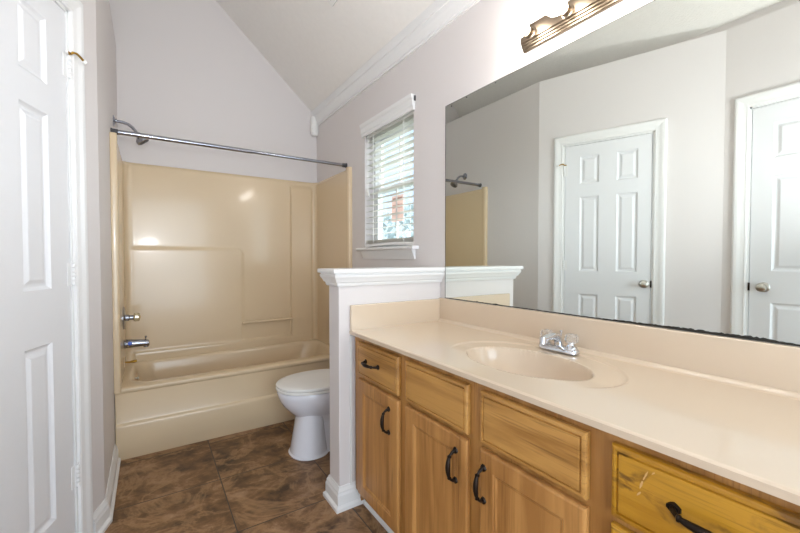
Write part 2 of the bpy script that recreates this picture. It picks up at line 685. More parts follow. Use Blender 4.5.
def casing(name, p, ang, a, b, top, w, label):
    """moulded door casing on the room face of a wall, local frame s / depth / z"""
    prof = [(0.0, 0.0), (0.0, 0.010), (0.008, 0.013), (0.014, 0.012), (0.03, 0.014), (0.048, 0.019), (w - 0.012, 0.02), (w - 0.004, 0.017), (w, 0.010), (w, 0.0)]
    bm = B()
    rings = []
    for (s, z, ms, mz) in ((a, 0.0, -1, 0), (a, top, -1, 1), (b, top, 1, 1), (b, 0.0, 1, 0)):
        rings.append([(s + ms * o, d, z + mz * o) for o, d in prof])
    loft(bm, rings)
    # jamb lining inside the opening
    box(bm, a - 0.0, a + 0.012, -0.115, 0.001, 0, top)
    box(bm, b - 0.012, b, -0.115, 0.001, 0, top)
    box(bm, a, b, -0.115, 0.001, top - 0.012, top)
    return struct(place_wall(obj(name, bm, M_trim, smooth=False), p, ang), label)


casing('trim_3', P1, A, D1a, D1b, D1top, 0.075, 'white moulded casing around the closet door')
casing('trim_4', P2, -PI / 2, D2a, D2b, D2top, 0.075, 'white moulded casing around the second door')


def six_panel(name, p, ang, a, b, top, zs, xs, label):
    """moulded six panel door, hung in the opening a..b"""
    a += 0.015
    b -= 0.015
    top -= 0.015
    root = bpy.data.objects.new(name, None)
    C.objects.link(root)
    place_wall(root, p, ang)
    struct(root, label)
    bm = B()
    X = [a] + xs + [b]
    Z = [0.012] + zs + [top]
    fd = -0.003
    pan = {(i, j) for i in (1, 3) for j in (1, 3, 5)}
    rings = [(0.006, 0.006), (0.012, 0.010), (0.020, 0.010), (0.034, 0.0035), (0.038, 0.003)]
    c = panel_face(bm, X, Z, pan, rings, lambda s, z, d: (s, fd - d, z))
    bk = fd - 0.035
    v = [bm.verts.new(t) for t in ((a, bk, 0.012), (b, bk, 0.012), (b, bk, top), (a, bk, top))]
    bm.faces.new(v)

    def edge(pts, e0, e1):
        bm.faces.new([c[(round(s, 5), round(z, 5), 0)] for s, z in pts] + [e1, e0])
    edge([(s, 0.012) for s in X], v[0], v[1])
    edge([(s, top) for s in X], v[3], v[2])
    edge([(a, z) for z in Z], v[0], v[3])
    edge([(b, z) for z in Z], v[1], v[2])
    obj('door_slab', bm, M_door, root, smooth=False, local=True)
    return root


def knob(root, s, z, m):
    bm = B()
    lathe(bm, (s, -0.002, z), (0, 1, 0), [(0.031, 0), (0.031, 0.004), (0.027, 0.008), (0.013, 0.010), (0.011, 0.024), (0.012, 0.032),
                                          (0.021, 0.036), (0.0265, 0.044), (0.0275, 0.052), (0.024, 0.060), (0.014, 0.065), (0.004, 0.066)], 28)
    k = obj('door_knob', bm, m, root, local=True)
    k['label'] = 'round satin metal door knob'


def latch(root, s, z):
    bm = B()
    box(bm, s - 0.004, s + 0.006, -0.004, 0.0035, z - 0.026, z + 0.026)
    obj('latch_plate', bm, M_bronze, root, local=True, smooth=False)


def hinge(root, s, z, h=0.085):
    bm = B()
    box(bm, s - 0.006, s + 0.022, -0.004, -0.001, z - h / 2, z + h / 2)
    for k in range(5):
        z0 = z - h / 2 + k * h / 5
        lathe(bm, (s - 0.004, 0.006, z0 + 0.001), (0, 0, 1), [(0.006, 0), (0.0065, 0.001), (0.0065, h / 5 - 0.003), (0.006, h / 5 - 0.002)], 12)
    lathe(bm, (s - 0.004, 0.006, z + h / 2), (0, 0, 1), [(0.004, 0), (0.005, 0.003), (0.003, 0.006)], 10)
    return obj('hinge', bm, M_trim, root, local=True)


zs = [0.245, 0.885, 1.075, 1.685, 1.79, 2.015]
d1 = six_panel('door_1', P1, A, D1a, D1b, D1top, zs, [0.333, 0.475, 0.600, 0.742], 'white six-panel closet door at the left, also seen whole in the mirror')
knob(d1, 0.790, 0.985, M_satin)
latch(d1, D1b - 0.013, 0.985)
h0 = hinge(d1, D1a + 0.012, 1.91)
hinge(d1, D1a + 0.012, 1.12)
hinge(d1, D1a + 0.012, 0.335)
bm = B()    # hinge pin door stop
tube(bm, [(D1a + 0.008, 0.006, 1.957), (D1a + 0.008, 0.018, 1.966), (D1a - 0.002, 0.024, 1.968), (D1a - 0.018, 0.030, 1.962), (D1a - 0.030, 0.034, 1.955)], 0.0042, 10)
tube(bm, [(D1a + 0.008, 0.006, 1.957), (D1a + 0.02, 0.013, 1.957), (D1a + 0.028, 0.012, 1.957)], 0.004, 10)
ds = obj('door_stop', bm, M_brass, d1, local=True)
ds['label'] = 'brass hinge-pin door stop with white tips'
bm = B()
lathe(bm, (D1a - 0.028, 0.033, 1.9565), (-1, 0.35, -0.6), [(0.008, 0), (0.009, 0.003), (0.009, 0.010), (0.006, 0.013)], 12)
lathe(bm, (D1a + 0.028, 0.012, 1.957), (0.5, -1, 0), [(0.006, 0), (0.007, 0.002), (0.007, 0.006), (0.005, 0.008)], 12)
obj('bumper_tip', bm, M_white, ds, local=True)

zs2 = [0.245, 0.90, 1.10, 1.70, 1.81, 2.03]
d2 = six_panel('door_2', P2, -PI / 2, D2a, D2b, D2top, zs2, [0.245, 0.455, 0.585, 0.795], 'white six-panel door seen only at the right edge of the mirror')
knob(d2, 0.213, 0.996, M_satin)
latch(d2, D2a + 0.012, 0.996)
hinge(d2, D2b - 0.03, 1.91)
hinge(d2, D2b - 0.03, 1.10)
hinge(d2, D2b - 0.03, 0.33)

# ------------------------------------------------------------------ window, sill, blind
XG = XR + 0.095
w = bpy.data.objects.new('window_1', None)
C.objects.link(w)
w.location = (XR, (WY0 + WY1) / 2, WZ0)
struct(w, 'small double-hung window above the toilet')
bm = B()
for (y0, y1, z0, z1) in ((WY0, WY0 + 0.035, WZ0, WZ1), (WY1 - 0.035, WY1, WZ0, WZ1), (WY0, WY1, WZ0, WZ0 + 0.03), (WY0, WY1, WZ1 - 0.03, WZ1)):
    box(bm, XR + 0.07, XR + 0.13, y0, y1, z0, z1)
obj('window_frame', bm, M_trim, w, smooth=False)
ZM = 1.675


def sash(x0, z0, z1, nm):
    bm = B()
    a, b = WY0 + 0.035, WY1 - 0.035
    f = 0.032
    for (y0, y1, q0, q1) in ((a, a + f, z0, z1), (b - f, b, z0, z1), (a + f, b - f, z0, z0 + f), (a + f, b - f, z1 - f, z1)):
        box(bm, x0, x0 + 0.024, y0, y1, q0, q1)
    ym = (a + b) / 2
    box(bm, x0 + 0.004, x0 + 0.02, ym - 0.007, ym + 0.007, z0 + f, z1 - f)
    zm = (z0 + z1) / 2
    box(bm, x0 + 0.005, x0 + 0.019, a + f, b - f, zm - 0.007, zm + 0.007)
    s = obj('sash', bm, M_trim, w, smooth=False)
    bm = B()
    box(bm, x0 + 0.010, x0 + 0.014, a + 0.01, b - 0.01, z0 + 0.01, z1 - 0.01)
    obj('pane', bm, M_glass, s, smooth=False)


sash(XR + 0.072, WZ0 + 0.03, ZM + 0.016, 'lower')
sash(XR + 0.100, ZM - 0.016, WZ1 - 0.03, 'upper')
bm = B()   # stool with rounded nose and horns, apron below it
sill = [(0.0, 1.236), (0.044, 1.236), (0.050, 1.241), (0.050, 1.251), (0.044, 1.256), (0.0, 1.256)]
prism(bm, [(XR - o, z) for o, z in sill], WY0 - 0.055, WY1 + 0.055, 'y')
box(bm, XR, XR + 0.075, WY0, WY1, 1.237, 1.2565)
prism(bm, [(XR, 1.175), (XR - 0.008, 1.175), (XR - 0.012, 1.19), (XR - 0.022, 1.215), (XR - 0.03, 1.236), (XR, 1.236)], WY0 - 0.02, WY1 + 0.02, 'y')
struct(obj('trim_5', bm, M_trim, smooth=False), 'white moulded window sill')

bl = thing('window_blind', 'white slatted blind hanging open in the small window', 'blind', (XR, (WY0 + WY1) / 2, WZ1))
bm = B()
prism(bm, [(XR - 0.004, 2.072), (XR - 0.016, 2.072), (XR - 0.018, 2.09), (XR - 0.024, 2.10), (XR - 0.024, 2.135), (XR - 0.031, 2.145),
           (XR - 0.034, 2.163), (XR - 0.001, 2.163), (XR - 0.001, 2.12)], WY0 - 0.018, WY1 + 0.022, 'y')
obj('valance', bm, M_trim, bl, smooth=False)
bm = B()
box(bm, XR + 0.006, XR + 0.055, WY0 + 0.006, WY1 - 0.006, 2.058, 2.10)
obj('headrail', bm, M_blind, bl, smooth=False, bevel=0.002)
bm = B()
box(bm, XR - 0.012, XR - 0.001, WY0 - 0.024, WY0 - 0.0185, 2.125, 2.155)
obj('valance_clip', bm, M_rubber, bl, smooth=False)
bm = B()
XS = XR + 0.032
tl = R(4)
z = 2.035
n_sl = 0
while z > 1.33:
    hw = 0.0245
    for s in (0,):
        pr = []
        for k in range(5):
            t = -1 + k / 2
            pr.append((XS + t * hw, z + t * hw * math.tan(tl) + 0.003 * (1 - t * t)))
        poly = pr + [(x_, z_ - 0.0028) for x_, z_ in pr[::-1]]
        prism(bm, poly, WY0 + 0.006, WY1 - 0.006, 'y')
    z -= 0.0425
for k in range(5):
    zz = 1.287 + k * 0.0055
    box(bm, XS - 0.0245, XS + 0.0245, WY0 + 0.006, WY1 - 0.006, zz, zz + 0.003)
obj('slats', bm, M_blind, bl, smooth=False)
bm = B()
rings = []
for k in range(13):
    t = k / 12
    yy = WY0 + 0.006 + t * (WY1 - WY0 - 0.012)
    dz = 0.010 * math.sin(PI * t)
    rings.append([(XS - 0.026, yy, 1.2595 + dz), (XS + 0.026, yy, 1.2595 + dz), (XS + 0.026, yy, 1.283 + dz * .4), (XS - 0.026, yy, 1.283 + dz * .4)])
loft(bm, rings)
obj('bottom_rail', bm, M_trim, bl, smooth=False)
for yy in (WY0 + 0.115, WY1 - 0.115):
    bm = B()
    for sx in (-0.0265, 0.0265):
        tube(bm, [(XS + sx, yy, 1.285), (XS + sx, yy, 2.07)], 0.0022, 6)
    obj('ladder_cord', bm, M_white, bl)
for yy, zb in ((WY1 - 0.062, 1.66), (WY1 - 0.045, 1.69)):
    bm = B()
    tube(bm, [(XR - 0.002, yy, 2.07), (XR - 0.003, yy, zb)], 0.0016, 6)
    lathe(bm, (XR - 0.003, yy, zb - 0.035), (0, 0, 1), [(0.006, 0), (0.0085, 0.006), (0.007, 0.02), (0.003, 0.035)], 12)
    obj('pull_cord', bm, M_white, bl)

bm = B()
xg = XR + 0.0815
box(bm, xg - 0.0006, xg - 0.0001, 2.115, 2.262, 1.432, 1.612)
st = obj('sticker', bm, M_tagp, smooth=False)
tag(st, 'small pink paper sticker on the lower pane of the window', 'sticker')
bm = B()
box(bm, xg - 0.0010, xg - 0.0006, 2.130, 2.247, 1.582, 1.596)
box(bm, xg - 0.0010, xg - 0.0006, 2.128, 2.249, 1.545, 1.549)
box(bm, xg - 0.0010, xg - 0.0006, 2.128, 2.249, 1.525, 1.529)
obj('printed_bars', bm, M_ink, smooth=False).parent = st

# outside the window: lawn and two trees far off
bm = B()
box(bm, 1.7, 40, -14, 40, -1.2, -1.0)
g = obj('ground', bm, M_ground, smooth=False)
g['kind'] = 'structure'


def tree(loc, h, rad, label, seed):
    rnd = random.Random(seed)
    t = thing('tree', label, 'tree', loc, 'trees outside the window')
    bm = B()
    x, y, zb = loc
    tube(bm, [(x, y, zb), (x + .05, y, zb + h * .35), (x, y + .1, zb + h * .8)], [0.16, 0.12, 0.03], 10)
    for k in range(5):
        a = k * 1.3
        tube(bm, [(x, y, zb + h * (.3 + .08 * k)), (x + math.cos(a) * rad * .6, y + math.sin(a) * rad * .6, zb + h * (.45 + .09 * k))], [0.05, 0.015], 6)
    obj('trunk', bm, M_bark, t)
    bm = B()
    for k in range(900):
        th, u = rnd.uniform(0, 2 * PI), rnd.uniform(-1, 1)
        rr = rad * rnd.uniform(0.35, 1) ** 0.5
        s = math.sqrt(1 - u * u)
        c = Vector((x + rr * s * math.cos(th), y + rr * s * math.sin(th), zb + h * .62 + rr * u * 1.1))
        e = Vector((rnd.gauss(0, 1), rnd.gauss(0, 1), rnd.gauss(0, 1))).normalized()
        f = e.orthogonal().normalized()
        g2 = e.cross(f)
        L_ = rnd.uniform(.10, .22)
        vs_ = [bm.verts.new(c + f * L_), bm.verts.new(c + g2 * L_ * .45), bm.verts.new(c - f * L_), bm.verts.new(c - g2 * L_ * .45 + e * .03)]
        bm.faces.new(vs_)
    obj('foliage', bm, M_leaf, t, smooth=False)


tree((8.2, 11.2, -1.0), 3.9, 1.7, 'pale leafy tree outside, behind the lower left panes', 3)
tree((12.4, 12.9, -1.0), 4.3, 1.8, 'pale leafy tree outside, behind the lower right panes', 5)

# ------------------------------------------------------------------ bathtub and surround (one moulded unit)
tub = thing('bathtub', 'cream one-piece bathtub with tall glossy shower surround', 'bathtub', ((XL + XR) / 2, (YF + YB) / 2, 0))
TX0, TX1 = XL + 0.002, XR - 0.002
RIM = 0.418


def rrect(x0, x1, y0, y1, r, z, n=8):
    pts = []
    for cx, cy, a0 in ((x1 - r, y1 - r, 0), (x0 + r, y1 - r, PI / 2), (x0 + r, y0 + r, PI), (x1 - r, y0 + r, 1.5 * PI)):
        for k in range(n + 1):
            a = a0 + k / n * PI / 2
            pts.append((cx + r * math.cos(a), cy + r * math.sin(a), z))
    return pts


bm = B()
yo0, yo1 = YF + 0.020, YB - 0.002
ix0, ix1, iy0, iy1 = XL + 0.075, XR - 0.055, YF + 0.105, YB - 0.070
rings = [rrect(TX0, TX1, yo0, yo1, 0.006, 0.30), rrect(TX0, TX1, yo0, yo1, 0.006, RIM - 0.012), rrect(TX0 + .004, TX1 - .004, yo0 + .004, yo1 - .004, 0.006, RIM - 0.003),
         rrect(TX0 + .010, TX1 - .010, yo0 + .012, yo1 - .01, 0.006, RIM)]
for ins, dz in ((-0.012, 0.0), (0.0, -0.003), (0.010, -0.012), (0.016, -0.03), (0.026, -0.10), (0.040, -0.20), (0.055, -0.27), (0.085, -0.315), (0.14, -0.335), (0.2, -0.34)):
    rings.append(rrect(ix0 + ins * 1.0, ix1 - ins * (1.8 if dz < -0.05 else 1), iy0 + ins, iy1 - ins, max(0.09, 0.12 - ins * .1), RIM + dz))
loft(bm, rings, cap=False)
bm.faces.new([v for v in bm.verts][-len(rings[0]):])
obj('tub_basin', bm, M_tub, tub)

bm = B()   # apron: upper face set back, lower skirt swelling forward
ap = [(YF + 0.06, 0.0), (YF + 0.004, 0.0), (YF, 0.006), (YF, 0.190), (YF + 0.002, 0.199), (YF + 0.008, 0.206), (YF + 0.016, 0.211), (YF + 0.019, 0.220),
      (YF + 0.019, 0.385), (YF + 0.013, 0.392), (YF + 0.010, 0.400), (YF + 0.012, 0.410), (YF + 0.022, 0.4175), (YF + 0.034, 0.419), (YF + 0.06, 0.419)]
prism(bm, ap, TX0 + 0.002, TX1 - 0.002, 'x')
obj('apron', bm, M_tub, tub)

# surround: a U of wall with rounded inside corners, relief pressed into the back panel
ST = 1.885
T = 0.032                 # how far the panels stand off the walls
sx0, sx1, sy1 = XL + T, XR - T, YB - 0.040
cr = 0.055


def sm(a, b, v):
    t = max(0, min(1, (v - a) / (b - a)))
    return t * t * (3 - 2 * t)


path = []       # (x, y, nx, ny)
ys = YF + 0.004
NS = 46
for k in range(NS + 1):
    path.append((sx0, ys + (sy1 - cr - ys) * k / NS, 1, 0))
for k in range(1, 12):
    a = PI - k / 12 * PI / 2
    path.append((sx0 + cr + cr * math.cos(a), sy1 - cr + cr * math.sin(a), -math.cos(a), -math.sin(a)))
NX = 250
for k in range(NX + 1):
    path.append((sx0 + cr + (sx1 - sx0 - 2 * cr) * k / NX, sy1, 0, -1))
for k in range(1, 12):
    a = PI / 2 - k / 12 * PI / 2
    path.append((sx1 - cr + cr * math.cos(a), sy1 - cr + cr * math.sin(a), -math.cos(a), -math.sin(a)))
for k in range(NS + 1):
    path.append((sx1, sy1 - cr - (sy1 - cr - ys) * k / NS, -1, 0))


def relief(x, y, zz):
    if y < sy1 - 0.02:
        return 0
    fade = sm(sx0 + 0.015, sx0 + cr, x) * (1 - sm(sx1 - cr, sx1 - 0.015, x))
    # raised lower-left field with a rounded upper right corner
    rc = 0.05
    x1_, z1_ = 0.672, 1.262
    dx, dz = x - (x1_ - rc), zz - (z1_ - rc)
    d = math.hypot(max(dx, 0), max(dz, 0)) - rc + min(max(dx, dz), 0)
    left = 1 - sm(-0.024, 0.012, d)
    right = sm(1.070, 1.082, x) * (1 - sm(1.80, 1.86, zz))
    bot = 1 - sm(0.470, 0.492, zz)
    return max(0.008 * left, 0.024 * right, 0.026 * bot) * fade


bm = B()
NZ = 180
zz_ = [RIM - 0.01 + (ST - RIM + 0.01) * k / NZ for k in range(NZ + 1)]
grid = []
for zz in zz_:
    row = []
    top = sm(ST - 0.03, ST, zz)
    for (x, y, nx, ny) in path:
        d = relief(x, y, zz)
        row.append(bm.verts.new((x + nx * d - nx * 0.012 * top ** 3, y + ny * d - ny * 0.012 * top ** 3, zz)))
    grid.append(row)
for r0, r1 in zip(grid, grid[1:]):
    for i in range(len(path) - 1):
        bm.faces.new((r0[i], r0[i + 1], r1[i + 1], r1[i]))
# top edge back to the walls
back = []
for (x, y, nx, ny) in path:
    back.append(bm.verts.new((min(max(x - nx * 0.06, XL + 0.001), XR - 0.001), min(y - ny * 0.08, YB - 0.001), ST + 0.001)))
for i in range(len(path) - 1):
    bm.faces.new((grid[-1][i], grid[-1][i + 1], back[i + 1], back[i]))
obj('surround_wall', bm, M_tub, tub)

for sgn, xw in ((1, XL), (-1, XR)):    # rounded front flanges of the end panels
    bm = B()
    pr = [(xw + sgn * 0.001, YF - 0.004), (xw + sgn * 0.020, YF - 0.006), (xw + sgn * 0.029, YF - 0.003), (xw + sgn * 0.034, YF + 0.006), (xw + sgn * 0.034, YF + 0.03),
          (xw + sgn * 0.030, YF + 0.05), (xw + sgn * 0.001, YF + 0.05)]
    prism(bm, pr, RIM - 0.02, ST + 0.012, 'z')
    obj('front_flange', bm, M_tub, tub)

bm = B()
yb = sy1 - 0.036
tube(bm, [(0.655, yb, 0.634), (1.085, yb, 0.634)], 0.0105, 14)
gb = obj('grab_bar', bm, M_tub, tub)
gb['label'] = 'thin cream bar across the recess'
bm = B()
lathe(bm, (0.05, (iy0 + iy1) / 2, RIM - 0.3405), (0, 0, 1), [(0.034, 0), (0.034, 0.003), (0.026, 0.005), (0.02, 0.003), (0.004, 0.002)], 24)
obj('drain', bm, M_chrome, tub)

YC = 3.095
v = thing('shower_valve', 'chrome shower valve with clear knob on left tub wall', 'valve', (sx0, YC, 0.785))
bm = B()
lathe(bm, (sx0 + 0.0006, YC, 0.785), (1, 0, 0), [(0.078, 0), (0.078, 0.002), (0.070, 0.007), (0.045, 0.011), (0.022, 0.013), (0.020, 0.03), (0.016, 0.034), (0.016, 0.056)], 36)
obj('escutcheon', bm, M_aged, v)
bm = B()
pf = []
lathe(bm, (sx0 + 0.054, YC, 0.785), (1, 0, 0), [(0.016, 0), (0.026, 0.004), (0.028, 0.012), (0.028, 0.03), (0.022, 0.037), (0.008, 0.038)], 10)
obj('knob', bm, M_smoky, v, smooth=False)
bm = B()
lathe(bm, (sx0 + 0.092, YC, 0.785), (1, 0, 0), [(0.011, 0), (0.011, 0.002), (0.004, 0.003)], 16)
obj('knob_cap', bm, M_brass, v)

s = thing('tub_spout', 'chrome tub spout with a blue dot below the shower valve', 'spout', (sx0, YC, 0.612))
bm = B()
rings = []
for t, r, dz in ((0, .028, 0), (0.006, .030, 0), (0.05, .027, -.001), (0.10, .0235, -.003), (0.125, .023, -.005), (0.138, .021, -.008), (0.142, .014, -.009)):
    rings.append([(sx0 + 0.0006 + t, YC + r * math.cos(2 * PI * k / 24), 0.612 + dz + r * math.sin(2 * PI * k / 24)) for k in range(24)])
loft(bm, rings)
lathe(bm, (sx0 + 0.122, YC, 0.590), (0, 0, -1), [(0.015, -0.006), (0.015, 0.010), (0.011, 0.011)], 16)
obj('spout_body', bm, M_aged, s)
bm = B()
tube(bm, [(sx0 + 0.122, YC, 0.625), (sx0 + 0.122, YC, 0.645)], 0.003, 8)
lathe(bm, (sx0 + 0.122, YC, 0.643), (0, 0, 1), [(0.004, 0), (0.0075, 0.002), (0.0075, 0.007), (0.004, 0.010)], 14)
obj('diverter_pull', bm, M_aged, s)
bm = B()
lathe(bm, (sx0 + 0.035, YC - 0.0275, 0.617), (0, -1, 0.1), [(0.012, -0.004), (0.012, 0.001), (0.009, 0.0016)], 16)
obj('blue_dot', bm, M_blue, s)

s = thing('overflow_lever', 'tarnished brass overflow lever under the tub spout', 'lever', (sx0, YC, 0.492))
bm = B()
lathe(bm, (sx0 + 0.0006, YC, 0.490), (1, 0, 0), [(0.036, 0), (0.036, 0.002), (0.03, 0.005), (0.006, 0.006)], 24)
obj('overflow_plate', bm, M_tub, s)
bm = B()
tube(bm, [(sx0 + 0.004, YC, 0.49), (sx0 + 0.03, YC - .004, 0.488), (sx0 + 0.055, YC - .006, 0.490), (sx0 + 0.072, YC - .006, 0.493)], [0.005, 0.006, 0.0095, 0.0085], 12)
obj('lever', bm, M_brass, s)
s = thing('drain_stopper', 'small chrome stopper knob low in the left end of tub', 'stopper', (-0.082, YC, 0.37))
bm = B()
lathe(bm, (-0.092, YC, 0.372), (1, 0, 0.12), [(0.016, 0), (0.016, 0.003), (0.008, 0.006), (0.006, 0.016), (0.010, 0.02), (0.010, 0.026), (0.004, 0.028)], 16)
obj('stopper_body', bm, M_satin, s)

YSH = 3.05
s = thing('showerhead', 'chrome shower head on a bent arm high on left wall', 'shower head', (XL, YSH, 2.06))
bm = B()
lathe(bm, (XL - 0.001, YSH, 2.06), (1, 0, 0), [(0.036, 0), (0.036, 0.002), (0.028, 0.008), (0.012, 0.013), (0.010, 0.02)], 24)
obj('wall_flange', bm, M_aged, s)
bm = B()
arm = [(XL, YSH, 2.06), (XL + 0.05, YSH, 2.058), (XL + 0.078, YSH, 2.050), (XL + 0.10, YSH, 2.034), (XL + 0.115, YSH, 2.014), (XL + 0.128, YSH, 1.994)]
tube(bm, arm, 0.0098, 14)
obj('shower_arm', bm, M_aged, s)
bm = B()
d = Vector((0.6, 0, -0.8)).normalized()
o_ = Vector((XL + 0.122, YSH, 2.002))
lathe(bm, o_, d, [(0.013, 0), (0.018, 0.004), (0.018, 0.016), (0.015, 0.020), (0.022, 0.027), (0.036, 0.042), (0.040, 0.052), (0.040, 0.064), (0.035, 0.067)], 24)
hd = obj('spray_head', bm, M_aged, s)
bm = B()
lathe(bm, o_ + d * 0.0665, d, [(0.032, 0), (0.032, 0.0015), (0.01, 0.002)], 20)
obj('spray_face', bm, M_rubber, hd)

YR, ZR = 2.82, 1.93
s = thing('shower_rod', 'chrome shower curtain rod across the front of tub', 'rod', (XL, YR, ZR))
bm = B()
tube(bm, [(XL + 0.001, YR, ZR), (0.62, YR, ZR)], 0.0142, 16)
obj('outer_tube', bm, M_aged, s)
bm = B()
tube(bm, [(0.60, YR, ZR), (XR - 0.001, YR, ZR)], 0.0122, 16)
obj('inner_tube', bm, M_aged, s)
for xa, dx in ((XL + 0.0005, 1), (XR - 0.0005, -1)):
    bm = B()
    lathe(bm, (xa, YR, ZR), (dx, 0, 0), [(0.020, 0), (0.020, 0.004), (0.0165, 0.008), (0.0162, 0.034), (0.0145, 0.036)], 20)
    obj('end_cap', bm, M_rubber, s)

# ------------------------------------------------------------------ toilet
TY = 2.235
t = thing('toilet', 'white toilet with closed lid between tub and half wall', 'toilet', (0.95, TY, 0))


def oval(front, back, hw, z, n=40, sq=2.3):
    """elongated bowl outline, blunt towards the wall"""
    cx = front + (back - front) * 0.52
    pts = []
    for k in range(n):
        a = 2 * PI * k / n
        c_, s_ = math.cos(a), math.sin(a)
        rx = (back - cx) if c_ > 0 else (cx - front)
        e = 2 / sq if c_ > 0 else 0.96
        pts.append((cx + rx * math.copysign(abs(c_) ** (e), c_), TY + hw * math.copysign(abs(s_) ** (2 / 2.15), s_), z))
    return pts


bm = B()
rings = [oval(0.740, 1.185, 0.080, 0.19), oval(0.732, 1.185, 0.090, 0.225), oval(0.712, 1.185, 0.112, 0.244), oval(0.680, 1.185, 0.138, 0.275),
         oval(0.655, 1.18, 0.158, 0.305), oval(0.637, 1.17, 0.171, 0.335), oval(0.626, 1.16, 0.180, 0.365), oval(0.622, 1.15, 0.183, 0.385),
         oval(0.626, 1.15, 0.179, 0.395), oval(0.66, 1.12, 0.150, 0.396)]
loft(bm, rings)
# front column of the pedestal, then the narrower trap behind it
loft(bm, [oval(0.690, 0.925, 0.128, 0.0), oval(0.688, 0.927, 0.130, 0.006), oval(0.697, 0.915, 0.120, 0.014), oval(0.708, 0.907, 0.111, 0.08),
          oval(0.722, 0.90, 0.103, 0.16), oval(0.732, 0.895, 0.098, 0.225), oval(0.735, 0.89, 0.090, 0.262)])
loft(bm, [rrect(0.82, 1.20, TY - 0.085, TY + 0.085, 0.03, 0.0), rrect(0.82, 1.195, TY - 0.075, TY + 0.075, 0.03, 0.02), rrect(0.82, 1.19, TY - 0.07, TY + 0.07, 0.03, 0.26)])
box(bm, 1.06, 1.20, TY - 0.11, TY + 0.11, 0.32, 0.385)
obj('bowl', bm, M_porc, t)
bm = B()
loft(bm, [oval(0.632, 1.075, 0.172, 0.396), oval(0.630, 1.075, 0.174, 0.402), oval(0.616, 1.09, 0.186, 0.403), oval(0.615, 1.09, 0.187, 0.411), oval(0.620, 1.085, 0.183, 0.416)])
obj('seat', bm, M_seat, t)
bm = B()
loft(bm, [oval(0.632, 1.08, 0.174, 0.4165), oval(0.630, 1.08, 0.176, 0.4205), oval(0.616, 1.095, 0.187, 0.4215), oval(0.616, 1.095, 0.187, 0.430), oval(0.622, 1.09, 0.183, 0.435), oval(0.65, 1.07, 0.16, 0.4385), oval(0.75, 1.0, 0.08, 0.440)])
obj('lid', bm, M_seat, t)
for sy in (-0.075, 0.075):
    bm = B()
    lathe(bm, (1.088, TY + sy - 0.02, 0.418), (0, 1, 0), [(0.012, 0), (0.014, 0.003), (0.014, 0.037), (0.012, 0.04)], 16)
    obj('lid_hinge', bm, M_seat, t)
bm = B()
loft(bm, [rrect(1.15, 1.335, TY - 0.20, TY + 0.20, 0.04, 0.385), rrect(1.14, 1.338, TY - 0.215, TY + 0.215, 0.04, 0.42), rrect(1.13, 1.338, TY - 0.225, TY + 0.225, 0.04, 0.715)])
obj('tank', bm, M_porc, t)
bm = B()
loft(bm, [rrect(1.122, 1.340, TY - 0.232, TY + 0.232, 0.04, 0.716), rrect(1.118, 1.340, TY - 0.236, TY + 0.236, 0.04, 0.722), rrect(1.118, 1.340, TY - 0.236, TY + 0.236, 0.04, 0.742), rrect(1.128, 1.336, TY - 0.226, TY + 0.226, 0.04, 0.752)])
obj('tank_lid', bm, M_porc, t)
bm = B()
lathe(bm, (1.131, TY - 0.16, 0.665), (-1, 0, 0), [(0.016, 0), (0.016, 0.006), (0.008, 0.010), (0.008, 0.016)], 16)
tube(bm, [(1.117, TY - 0.16, 0.665), (1.112, TY - 0.11, 0.660), (1.112, TY - 0.075, 0.655)], [0.006, 0.007, 0.009], 10)
obj('flush_lever', bm, M_chrome, t)

# ------------------------------------------------------------------ vanity cabinet
FX = 0.797            # outer face of doors and drawers
BX = FX + 0.018       # face frame
VY0, VY1 = 0.0, HY0 - 0.009
vc = thing('vanity_cabinet', 'long honey oak vanity cabinet with dark bronze pulls', 'cabinet', ((BX + XR) / 2, (VY0 + VY1) / 2, 0))
ZT = 0.818
bm = B()
box(bm, BX, BX + 0.02, VY0, VY1, 0.078, ZT)
obj('face_frame', bm, M_wf, vc, smooth=False)
bm = B()
box(bm, BX + 0.021, XR - 0.001, VY0, VY0 + 0.016, 0.0, ZT)
box(bm, BX + 0.021, XR - 0.001, VY1 - 0.016, VY1, 0.0, ZT)
box(bm, BX + 0.021, XR - 0.001, VY0 + 0.016, VY1 - 0.016, 0.078, 0.094)
box(bm, XR - 0.012, XR - 0.001, VY0 + 0.016, VY1 - 0.016, 0.094, ZT)
obj('carcass', bm, M_wf, vc, smooth=False)
bm = B()
box(bm, 0.868, 0.882, VY0 + 0.016, VY1 - 0.016, 0.0, 0.077)
prism(bm, [(0.8678, 0.0), (0.845, 0.0), (0.845, 0.012), (0.850, 0.020), (0.8678, 0.026)], VY0 + 0.016, VY1 - 0.017, 'y')
tk = obj('toe_kick', bm, M_trim, vc, smooth=False)
tk['label'] = 'white toe kick strip'


def front(name, y0, y1, z0, z1, m, rings, inset, parent=vc):
    """overlay front: chamfered edge, then the rings of its moulding"""
    bm = B()
    mp = lambda a, b, d: (FX + d, a, b)
    c = panel_face(bm, [y0 + 0.007, y1 - 0.007], [z0 + 0.007, z1 - 0.007], {(0, 0)}, rings, mp)
    a0, a1, b0, b1 = y0 + 0.007, y1 - 0.007, z0 + 0.007, z1 - 0.007
    o = [c[(round(a, 5), round(b, 5), 0)] for a, b in ((a0, b0), (a1, b0), (a1, b1), (a0, b1))]
    prev = o
    for ins, d in ((0.0025, 0.0015), (0.0, 0.006), (0.0, 0.0165)):
        nv = [bm.verts.new((FX + d, a, b)) for a, b in ((y0 + ins, z0 + ins), (y1 - ins, z0 + ins), (y1 - ins, z1 - ins), (y0 + ins, z1 - ins))]
        for k in range(4):
            bm.faces.new((prev[k], prev[(k + 1) % 4], nv[(k + 1) % 4], nv[k]))
        prev = nv
    bm.faces.new(prev)
    return obj(name, bm, m, parent, smooth=False)


